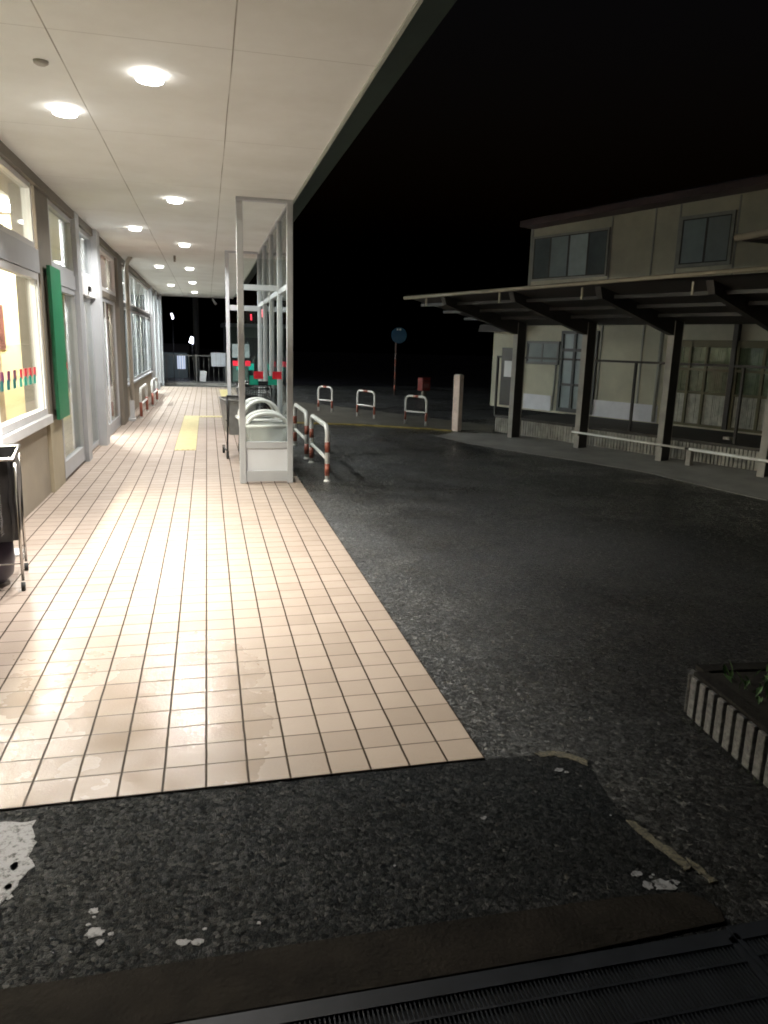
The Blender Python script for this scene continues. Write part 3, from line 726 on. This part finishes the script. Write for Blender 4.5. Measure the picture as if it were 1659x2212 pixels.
# platform with fluted face
pf=rthing("raised_platform","low raised platform with a fluted concrete face behind the shelter columns","platform")
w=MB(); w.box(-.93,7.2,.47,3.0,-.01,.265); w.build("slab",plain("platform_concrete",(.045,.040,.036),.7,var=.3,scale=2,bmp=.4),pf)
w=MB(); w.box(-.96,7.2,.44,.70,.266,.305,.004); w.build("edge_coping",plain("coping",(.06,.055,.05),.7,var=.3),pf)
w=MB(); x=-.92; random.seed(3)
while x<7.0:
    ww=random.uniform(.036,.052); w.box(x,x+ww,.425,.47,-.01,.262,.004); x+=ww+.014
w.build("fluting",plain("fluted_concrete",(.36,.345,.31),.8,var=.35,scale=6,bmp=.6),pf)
# platform railing
rl=rthing("platform_railing","thin brown railing standing on the platform in front of the house wall","railing",o=.55)
w=MB(); w.box(-1.08,7.0,-.015,.015,1.375,1.41); w.build("top_rail",M_BRN,rl)
for x in (-1.06,2.0,3.75,5.6):
    w=MB(); w.box(x-.018,x+.018,-.018,.018,.29,1.375); w.build("post",M_BRN,rl)
w=MB(); w.box(3.6,3.7,-.05,.05,.36,.40); w.build("bracket",M_COLW,rl)

# ------------------------------------------------------------------ house behind the shelter
ho=rthing("two_storey_house","beige two storey building with dark windows and a maroon roof behind the shelter","building")
OFF=2.5
M_HW=plain("house_wall",(.54,.52,.41),.75,var=.2,scale=1.1,bmp=.3); M_HWU=M_HW
M_HT=plain("house_trim",(.34,.34,.31),.5); M_HF=plain("house_dark_frame",(.06,.06,.058),.5)
M_HWH=plain("white_skirting_panel",(.78,.78,.84),.6,var=.08,scale=3)
M_HG=plain("dark_window_glass",(.13,.155,.165),.12,var=.2,scale=2)
M_HG2=plain("pale_window_blind",(.28,.34,.36),.35,var=.15,scale=3)
M_CUR=plain("net_curtain",(.42,.42,.37),.7,var=.3,scale=9)
w=MB(); w.box(-3.2,-2.2,OFF,OFF+3,.25,1.93); w.box(-2.2,8.5,OFF,OFF+3.5,.25,4.14); w.build("wall",M_HW,ho)
# annex roof (rounded corner) and main roof
w=MB(); w.prism([(OFF-.35,1.90),(OFF-.30,2.05),(OFF+.3,2.2),(OFF+3,2.3),(OFF+3,1.93)],-3.35,-2.2); w.build("annex_roof",M_BRN,ho)
w=MB(); w.prism([(OFF-.42,4.00),(OFF-.42,4.115),(OFF+1.5,4.6),(OFF+3.8,4.23),(OFF+3.8,4.0)],-2.20,8.7); rf=w.build("roof",plain("maroon_roof",(.07,.042,.045),.6,var=.15,scale=3),ho)
for v in rf.data.vertices: v.co.z+= (v.co.x+2.2)*.022
w=MB(); w.box(-2.24,-2.19,OFF-.03,OFF+.02,2.5,4.06); w.build("corner_trim",M_HT,ho)
def hwin(x0,x1,z0,z1,panes,frame=M_HT,fw=.04,name="window",sash=M_HF):
    f=MB(); ya,yb=OFF-.035,OFF-.001
    f.box(x0-fw,x0,ya,yb,z0-fw,z1+fw); f.box(x1,x1+fw,ya,yb,z0-fw,z1+fw)
    f.box(x0,x1,ya,yb,z0-fw,z0); f.box(x0,x1,ya,yb,z1,z1+fw)
    o=f.build(name,frame,ho); n=len(panes)
    edges=[p_[0] for p_ in panes]+[x1]
    for i,(xa,m_) in enumerate(panes):
        g_=MB(); g_.box(xa+.02,edges[i+1]-.02,OFF-.02-.006*(i%2),OFF-.012,z0+.02,z1-.02); g_.build("pane",m_,o)
        g_=MB(); g_.box(xa,xa+.02,OFF-.030,OFF-.008,z0,z1); g_.box(edges[i+1]-.02,edges[i+1],OFF-.030,OFF-.008,z0,z1); g_.box(xa+.02,edges[i+1]-.02,OFF-.030,OFF-.008,z0,z0+.02); g_.box(xa+.02,edges[i+1]-.02,OFF-.030,OFF-.008,z1-.02,z1); g_.build("sash",sash,o)
    return o
hwin(-2.13,-.27,2.99,3.80,[(-2.13,M_HG),(-1.68,M_HG2),(-1.20,plain("pale_blue_blind",(.42,.50,.52),.4,var=.08)),(-.71,M_HG)])
hwin(1.30,2.19,3.06,3.80,[(1.30,M_HG2),(1.76,plain("grey_blind",(.24,.28,.29),.4,var=.08))],fw=.055)
for x in (-.20,.73,1.22,2.29,3.3): w=MB(); w.box(x-.014,x+.014,OFF-.012,OFF-.001,2.05,4.08); w.build("cladding_batten",M_HT,ho)
for x in (-.22,.72,3.3,5.0): w=MB(); w.box(x-.016,x+.016,OFF-.020,OFF-.001,.3,2.04); w.build("cladding_batten",M_HT,ho)
# ground floor front
w=MB(); w.box(-2.88,-2.42,OFF-.03,OFF-.001,.30,1.565); dr_=w.build("door",plain("dark_door",(.030,.024,.018),.5),ho)
w=MB(); w.box(-2.78,-2.48,OFF-.036,OFF-.031,.93,1.28); w.build("notice",plain("white_notice",(.78,.79,.80),.5,var=.04),dr_)
hwin(-2.12,-1.27,1.27,1.69,[(-2.12,M_HG),(-1.70,M_HG)],frame=M_HF,fw=.03)
w=MB(); w.box(-2.16,-1.38,OFF-.022,OFF-.001,.28,.60); w.build("skirting_panel",M_HWH,ho)
w=MB(); w.box(-.30,1.18,OFF-.022,OFF-.001,.28,.60); w.build("skirting_panel",M_HWH,ho)
w=MB(); w.tube([(-2.26,OFF-.05,.3),(-2.24,OFF-.05,2.05)],.03,8); w.build("downpipe",M_HT,ho)
w=MB(); w.tube([(1.15,OFF-.07,.3),(1.16,OFF-.07,2.1)],.035,8); w.build("downpipe",M_HT,ho)
w=MB(); w.tube([(-1.30,OFF-.05,.3),(-1.27,OFF-.05,1.25)],.022,8); w.build("downpipe",M_HT,ho)
# door with glazed panels
f=MB(); 
for a_,b_ in ((-1.19,-1.13),(-.86,-.80),(-.33,-.27)): f.box(a_,b_,OFF-.05,OFF-.001,.30,1.93)
for a_,b_ in ((.30,.38),(.83,.88),(1.52,1.58),(1.87,1.93)): f.box(-1.13,-.86,OFF-.048,OFF-.001,a_,b_); f.box(-.80,-.33,OFF-.048,OFF-.001,a_,b_)
dg=f.build("door",M_HF,ho)
f=MB(); f.box(-1.13,-.86,OFF-.02,OFF-.01,.38,1.87); f.box(-.80,-.33,OFF-.021,OFF-.01,.38,1.87); f.build("pane",M_HG2,dg)
# glazed hall front
M_OL=plain("olive_frame",(.11,.10,.05),.5)
f=MB()
for x in (1.44,1.74,2.05,2.50,2.60,3.05,3.45,3.9,4.5,5.2): f.box(x-.025,x+.025,OFF-.06,OFF-.001,.30,1.76)
for z in (.30,.86,1.26,1.66): f.box(1.42,5.5,OFF-.056,OFF-.002,z,z+.045 if z<1.6 else 1.78)
gf=f.build("window",M_OL,ho)
f=MB()
x=1.44
while x<5.2:
    f.box(x,x+.028,OFF-.016-random.uniform(0,.01),OFF-.003,.34,1.66); x+=.032
f.build("curtain",M_CUR,gf)
f=MB(); f.box(1.44,5.2,OFF-.034,OFF-.030,.9,1.66); f.build("pane",glass("hall_glass",(.75,.8,.72),1.3),gf)
f=MB(); f.box(2.50,2.58,OFF-.10,OFF-.001,.3,2.05); f.build("post",M_BRN,ho)

# upper right canopy end: second roof nearer to the camera
cr=rthing("upper_canopy","corner of a second higher canopy with a tan gutter at the right edge","canopy")
w=MB(); w.tube([(4.56,-1.5,2.804),(8.0,-1.5,3.10)],.040,14); w.build("gutter",M_GUT,cr)
w=MB(); w.prism([(-1.46,2.77),(-1.46,2.83),(1.5,2.95),(1.5,2.89)],4.62,8); w.build("roof_sheet",M_ROOFU,cr)
w=MB(); w.box(7.4,7.5,-1.0,-.9,0,2.80); w.box(7.4,7.5,1.2,1.3,0,2.88); w.build("column",M_COLW,cr)

# ------------------------------------------------------------------ planter at lower right
pl=thing("planter","low concrete planter with slotted sides full of weeds at the right edge","planter",(2.05,2.655,-.01),math.radians(-5))
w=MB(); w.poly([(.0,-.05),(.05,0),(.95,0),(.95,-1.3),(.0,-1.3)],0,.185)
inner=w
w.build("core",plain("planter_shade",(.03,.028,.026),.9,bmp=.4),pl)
w=MB(); rx=.07
w.prism([(-.055,.186),(-.055,.205),(.012,.205),(.012,.186)],.04,.97)
w.box(-.012,.058,-1.3,-.055,.186,.206,.006); w.build("rim",plain("planter_rim",(.025,.023,.02),.8,var=.35,scale=30,bmp=1.,bscale=100,spec=.15),pl)
M_PEB=plain("pebbled_concrete",(.17,.165,.155),.8,var=.5,scale=45,bmp=1.,bscale=90)
for k in range(20):
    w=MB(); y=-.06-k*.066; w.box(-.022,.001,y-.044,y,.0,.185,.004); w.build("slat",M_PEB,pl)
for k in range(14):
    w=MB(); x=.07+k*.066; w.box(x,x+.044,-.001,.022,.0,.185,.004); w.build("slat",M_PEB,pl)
w=MB(); w.box(-.012,.045,-.050,-.005,0,.185,.004,math.radians(45)); w.build("corner_slat",M_PEB,pl)
w=MB(); w.box(.06,.94,-1.28,-.06,.186,.196); w.build("soil",plain("soil",(.02,.017,.012),.95,bmp=1.,bscale=40),pl)
w=MB(); random.seed(11)
for i in range(520):
    x,y=random.uniform(.08,.85),random.uniform(-1.0,-.07); a=random.uniform(0,6.28); L=random.uniform(.03,.10); tl=random.uniform(.1,.9)
    d=Vector((math.cos(a)*math.sin(tl),math.sin(a)*math.sin(tl),math.cos(tl))); s_=Vector((-math.sin(a),math.cos(a),0))*random.uniform(.004,.014)
    b0=Vector((x,y,.194)); w.quad(b0,b0+d*L*.5+s_,b0+d*L+Vector((0,0,-L*.25)),b0+d*L*.5-s_)
wd=w.build("weeds",plain("weed_leaf",(.07,.16,.045),.55,var=.4,scale=20),pl); wd['kind']='stuff'
# moss and grass at the planter foot and along the tile edge
w=MB(); random.seed(5)
def tuft(cx,cy,rx_,ry_,n,h):
    for i in range(n):
        x,y=cx+random.gauss(0,rx_),cy+random.gauss(0,ry_); a=random.uniform(0,6.28); L=h*random.uniform(.4,1.2)
        d=Vector((math.cos(a)*.5,math.sin(a)*.5,.7)); s_=Vector((-math.sin(a),math.cos(a),0))*L*.22
        b0=Vector((x,y,-.010)); w.quad(b0-s_*.5,b0+s_*.5,b0+d*L+s_*.1,b0+d*L-s_*.1)
for k in range(14): tuft(2.0-.004*k,2.62-.085*k,.025,.04,45,.014)
for k in range(24): tuft(-.75+.075*k,2.408,.03,.004,8,.007)
o=w.build("moss",plain("moss",(.035,.05,.018),.8,var=.4,scale=60)); o['kind']='stuff'; o['label']='thin moss at the planter foot and tile edge'

# ------------------------------------------------------------------ black cart at far left
bc=thing("folding_trolley","black fabric trolley bag on chrome legs with casters at the left edge","trolley",(-1.155,4.79,0),math.radians(10))
# local +x right (towards pavement), y away
w=MB(); 
lo=[w.bm.verts.new(q) for q in ((-.42,-.0,.31),(-.005,0,.31),(.0,.42,.30),(-.42,.42,.30))]
hi=[w.bm.verts.new(q) for q in ((-.46,-.02,.80),(-.0,-.02,.82),(.02,.45,.84),(-.46,.45,.82))]
for k in range(4): w.bm.faces.new((lo[k],lo[(k+1)%4],hi[(k+1)%4],hi[k]))
w.bm.faces.new(lo); bmesh.ops.bevel(w.bm,geom=[e for e in w.bm.edges if abs(e.verts[0].co.z-e.verts[1].co.z)>.1],offset=.03,segments=3,affect='EDGES')
bmesh.ops.subdivide_edges(w.bm,edges=w.bm.edges,cuts=3,use_grid_fill=True)
for v in w.bm.verts:
    v.co.x+=.006*math.sin(v.co.z*31+v.co.y*9); v.co.y+=.006*math.sin(v.co.z*27+v.co.x*17)
bag=w.build("bag",M_BAG,bc)
for q in bag.data.polygons: q.use_smooth=True
w=MB(); w.tube([(-.46,-.02,.805),(.0,-.02,.825),(.02,.45,.845),(-.46,.45,.825),(-.46,-.02,.805)],.011,8); w.build("rim",M_CHROME,bc)
w=MB()
for sx,sy in ((0,-.008),(.0,.43),(-.43,-.008),(-.43,.43)):
    w.tube([(sx+.012,sy,.80),(sx+.006,sy,.33),(sx+.004,sy,.06)],.0095,10)
w.tube([(.006,-.008,.17),(.006,.43,.17)],.006,8); w.tube([(-.43,-.008,.17),(.006,-.008,.17)],.004,8); w.build("frame",M_CHROME,bc)
for sx,sy in ((0.004,-.008),(.004,.43),(-.426,-.008),(-.426,.43)):
    w=MB(); w.tube([(sx-.012,sy-.012,.026),(sx+.012,sy-.012,.026)],.026,14); w.build("caster",M_RUB,bc)
# scribbled script down the bag's front face
random.seed(21); w=MB()
def scrib(x,y0,zs,ze,amp,ax):
    pts=[]; n=90
    for i in range(n):
        f_=i/(n-1); z=zs+(ze-zs)*f_; a=i*1.9
        dx=amp*math.sin(a)*random.uniform(.4,1.2); dz=.006*math.cos(a*1.1)
        if ax=='x': pts.append((x+dx-.02*f_*0,y0+.006*math.sin(z*27),z+dz))
        else: pts.append((x,y0+dx,z+dz))
    w.tube(pts,.0012,4,smooth=False)
scrib(-.085,-.030,.74,.36,.009,'x')
w.build("lettering",M_SCRIB,bag)
w=MB(); pts=[]; 
w.tube([(-.20,.16,.02),(-.20,.16,.07),(-.20,.16,.16),(-.20,.16,.30)],[.10,.145,.16,.155],24); rb=w.build("waste_bin",plain("dark_purple_plastic",(.045,.035,.06),.4,var=.3,scale=9))
rb.matrix_world=Matrix.Translation((-1.155,4.79,0))@Matrix.Rotation(math.radians(10),4,'Z')
tag(rb,"round dark purple tub standing under the black trolley bag","tub")
w=MB(); w.tube([(0,0,0),(0,0,1.25)],.022,12); w.tube([(0,0,0),(0,0,.02)],.10,20); o=w.build("white_pole",M_WHITE); o.location=(-1.43,5.62,0)
tag(o,"plain white pole on a round foot behind the black trolley","pole")

# ------------------------------------------------------------------ far end of the corridor
fs=thing("green_shed","dim grey green shed with a pale eave behind the glass enclosure, beyond the end fence","shed",(1.0,34,-1.2))
w=MB(); w.box(-.22,2.4,0,3,0,3.35); w.build("wall",plain("shed_wall",(.22,.29,.26),.7,var=.12,scale=2),fs)
w=MB(); w.box(-.35,2.5,-.25,3.1,3.36,3.50,.01); w.build("eave",plain("shed_eave",(.42,.45,.47),.6,var=.1),fs)
w=MB(); w.box(.35,1.2,-.03,-.001,1.2,2.9); w.build("door",plain("shed_door",(.10,.13,.13),.5),fs)
fe=thing("end_fence","dim grey railing fence with thin upright bars across the corridor's far end","fence",(0,27.12,0))
M_FEN=plain("fence_grey",(.09,.088,.085),.6,var=.15)
w=MB(); w.box(-1.9,2.55,-.015,.015,1.0,1.03); w.box(-1.9,2.55,-.012,.012,.10,.13); w.build("rail",M_FEN,fe)
w=MB(); x=-1.8
while x<2.5: w.tube([(x,0,.13),(x,0,1.0)],.008,6); x+=.168
w.build("bars",M_FEN,fe)
for x in (-1.38,-.375,.63,1.6,2.52): w=MB(); w.box(x-.022,x+.022,-.022,.022,-.01,1.06); w.build("post",M_FEN,fe)
w=MB(); w.box(-1.9,2.55,-.06,.06,-.01,.08); w.build("plinth",M_CONC,fe)
def plate(name,label,x0,x1,z0,z1,y,m,rz=0,cat="notice board",lines=0,seams=()):
    t=thing(name,label,cat,((x0+x1)/2,y,(z0+z1)/2)); t.rotation_euler=(0,rz,0)
    hw,hh=(x1-x0)/2,(z1-z0)/2
    w=MB(); w.box(-hw,hw,-.012,.012,-hh,hh,.004); w.build("board",m,t)
    if seams:
        w=MB()
        for s_ in seams: w.box(s_-.004,s_+.004,-.016,-.0125,-hh*.95,hh*.95)
        w.build("seam",M_TAUPE,t)
    return t
M_BRD=plain("notice_white",(.36,.38,.42),.6,var=.1,scale=7)
plate("notice_board","wide pale notice board hung on the end fence left of the enclosure posts",.135,.63,.66,1.13,27.08,M_BRD,seams=(-.08,.08))
plate("notice_board","white notice board above the fence seen behind the enclosure's front post",.86,1.46,.98,1.45,27.07,plain("notice_white_b",(.45,.48,.49),.6,var=.08))
plate("cloth_sign","small tilted white cloth sign tied low on the end fence",-.262,-.05,.135,.50,27.07,plain("cloth_white",(.42,.42,.43),.8,var=.12,scale=9),rz=.09,cat="sign")
plate("notice_board","dull green notice board behind the enclosure glass on the end fence",.86,1.42,.15,.78,27.09,plain("dull_green",(.09,.14,.12),.7,var=.15),cat="panel")
t=thing("utility_pole","dark concrete utility pole just beyond the end fence","utility pole",(-.385,30.0,-.5))
w=MB(); w.tube([(0,0,0),(0,0,8.5)],[.12,.09],16); w.build("shaft",plain("pole_concrete",(.07,.07,.078),.8,var=.15),t)
w=MB(); w.box(-.20,-.09,-.1,.1,1.25,1.45,.01); w.build("box",M_BLACK,t)
hs=thing("far_house","low dark green house with one lit window beyond the end fence","house",(-3.5,70,-1.83))
w=MB(); w.box(-3,1.75,0,5,0,2.25); w.build("wall",plain("far_wall",(.09,.115,.11),.8,var=.1),hs)
w=MB(); w.prism([(-.3,2.25),(2.5,3.0),(5.3,2.25)],-3.2,1.9); w.build("roof",M_BRN,hs)
wf=MB(); wf.box(.84,1.62,-.05,-.001,.75,2.05); wf=wf.build("window",M_HF,hs)
w=MB(); w.box(.88,1.21,-.06,-.051,.8,2.0); w.box(1.25,1.58,-.06,-.051,.8,2.0); w.build("pane",emit("lit_far_window",(.55,.66,.88),.5),wf)
def slamp(label,x,y,z,zb,size,col,st,rz,g="lamps far off in the night",pw=0):
    t=thing("street_lamp",label,"street lamp",(x,y,zb),0,g)
    w=MB(); w.tube([(0,.1,0),(0,.1,z-zb+.05)],.022,8); w.build("pole",M_PIT,t)
    w=MB(); w.box(-size[0]/2,size[0]/2,-.05,.05,-size[1]/2,size[1]/2,.01); h=w.build("lamp_head",emit("far_lamp",col,st),t); h.location=(0,0,z-zb); h.rotation_euler=(0,rz,0)
    if pw:
        l_=bpy.data.lights.new('lamp','POINT'); l_.energy=pw; l_.color=col; l_.shadow_soft_size=.2; l_=put(bpy.data.objects.new('lamp',l_),t); l_.location=(0,.35,z-zb)
slamp("small bluish white light high in the dark at the corridor's end",-2.50,60,3.26,-1.83,(.13,.42),(.80,.78,1),5,-.25)
slamp("larger square bluish white light beside the utility pole",-1.10,60,1.52,-1.83,(.33,.48),(.80,.84,1),8,.35,pw=1100)
slamp("thin red signal light seen through the enclosure glass, left of the brighter one",2.262,40,2.77,-1.83,(.07,.30),(1,.03,.06),2.5,-.05,"red signal lights")
slamp("brighter red signal light seen through the enclosure glass",2.80,40,2.98,-1.83,(.12,.40),(1,.08,.12),4,-.05,"red signal lights")
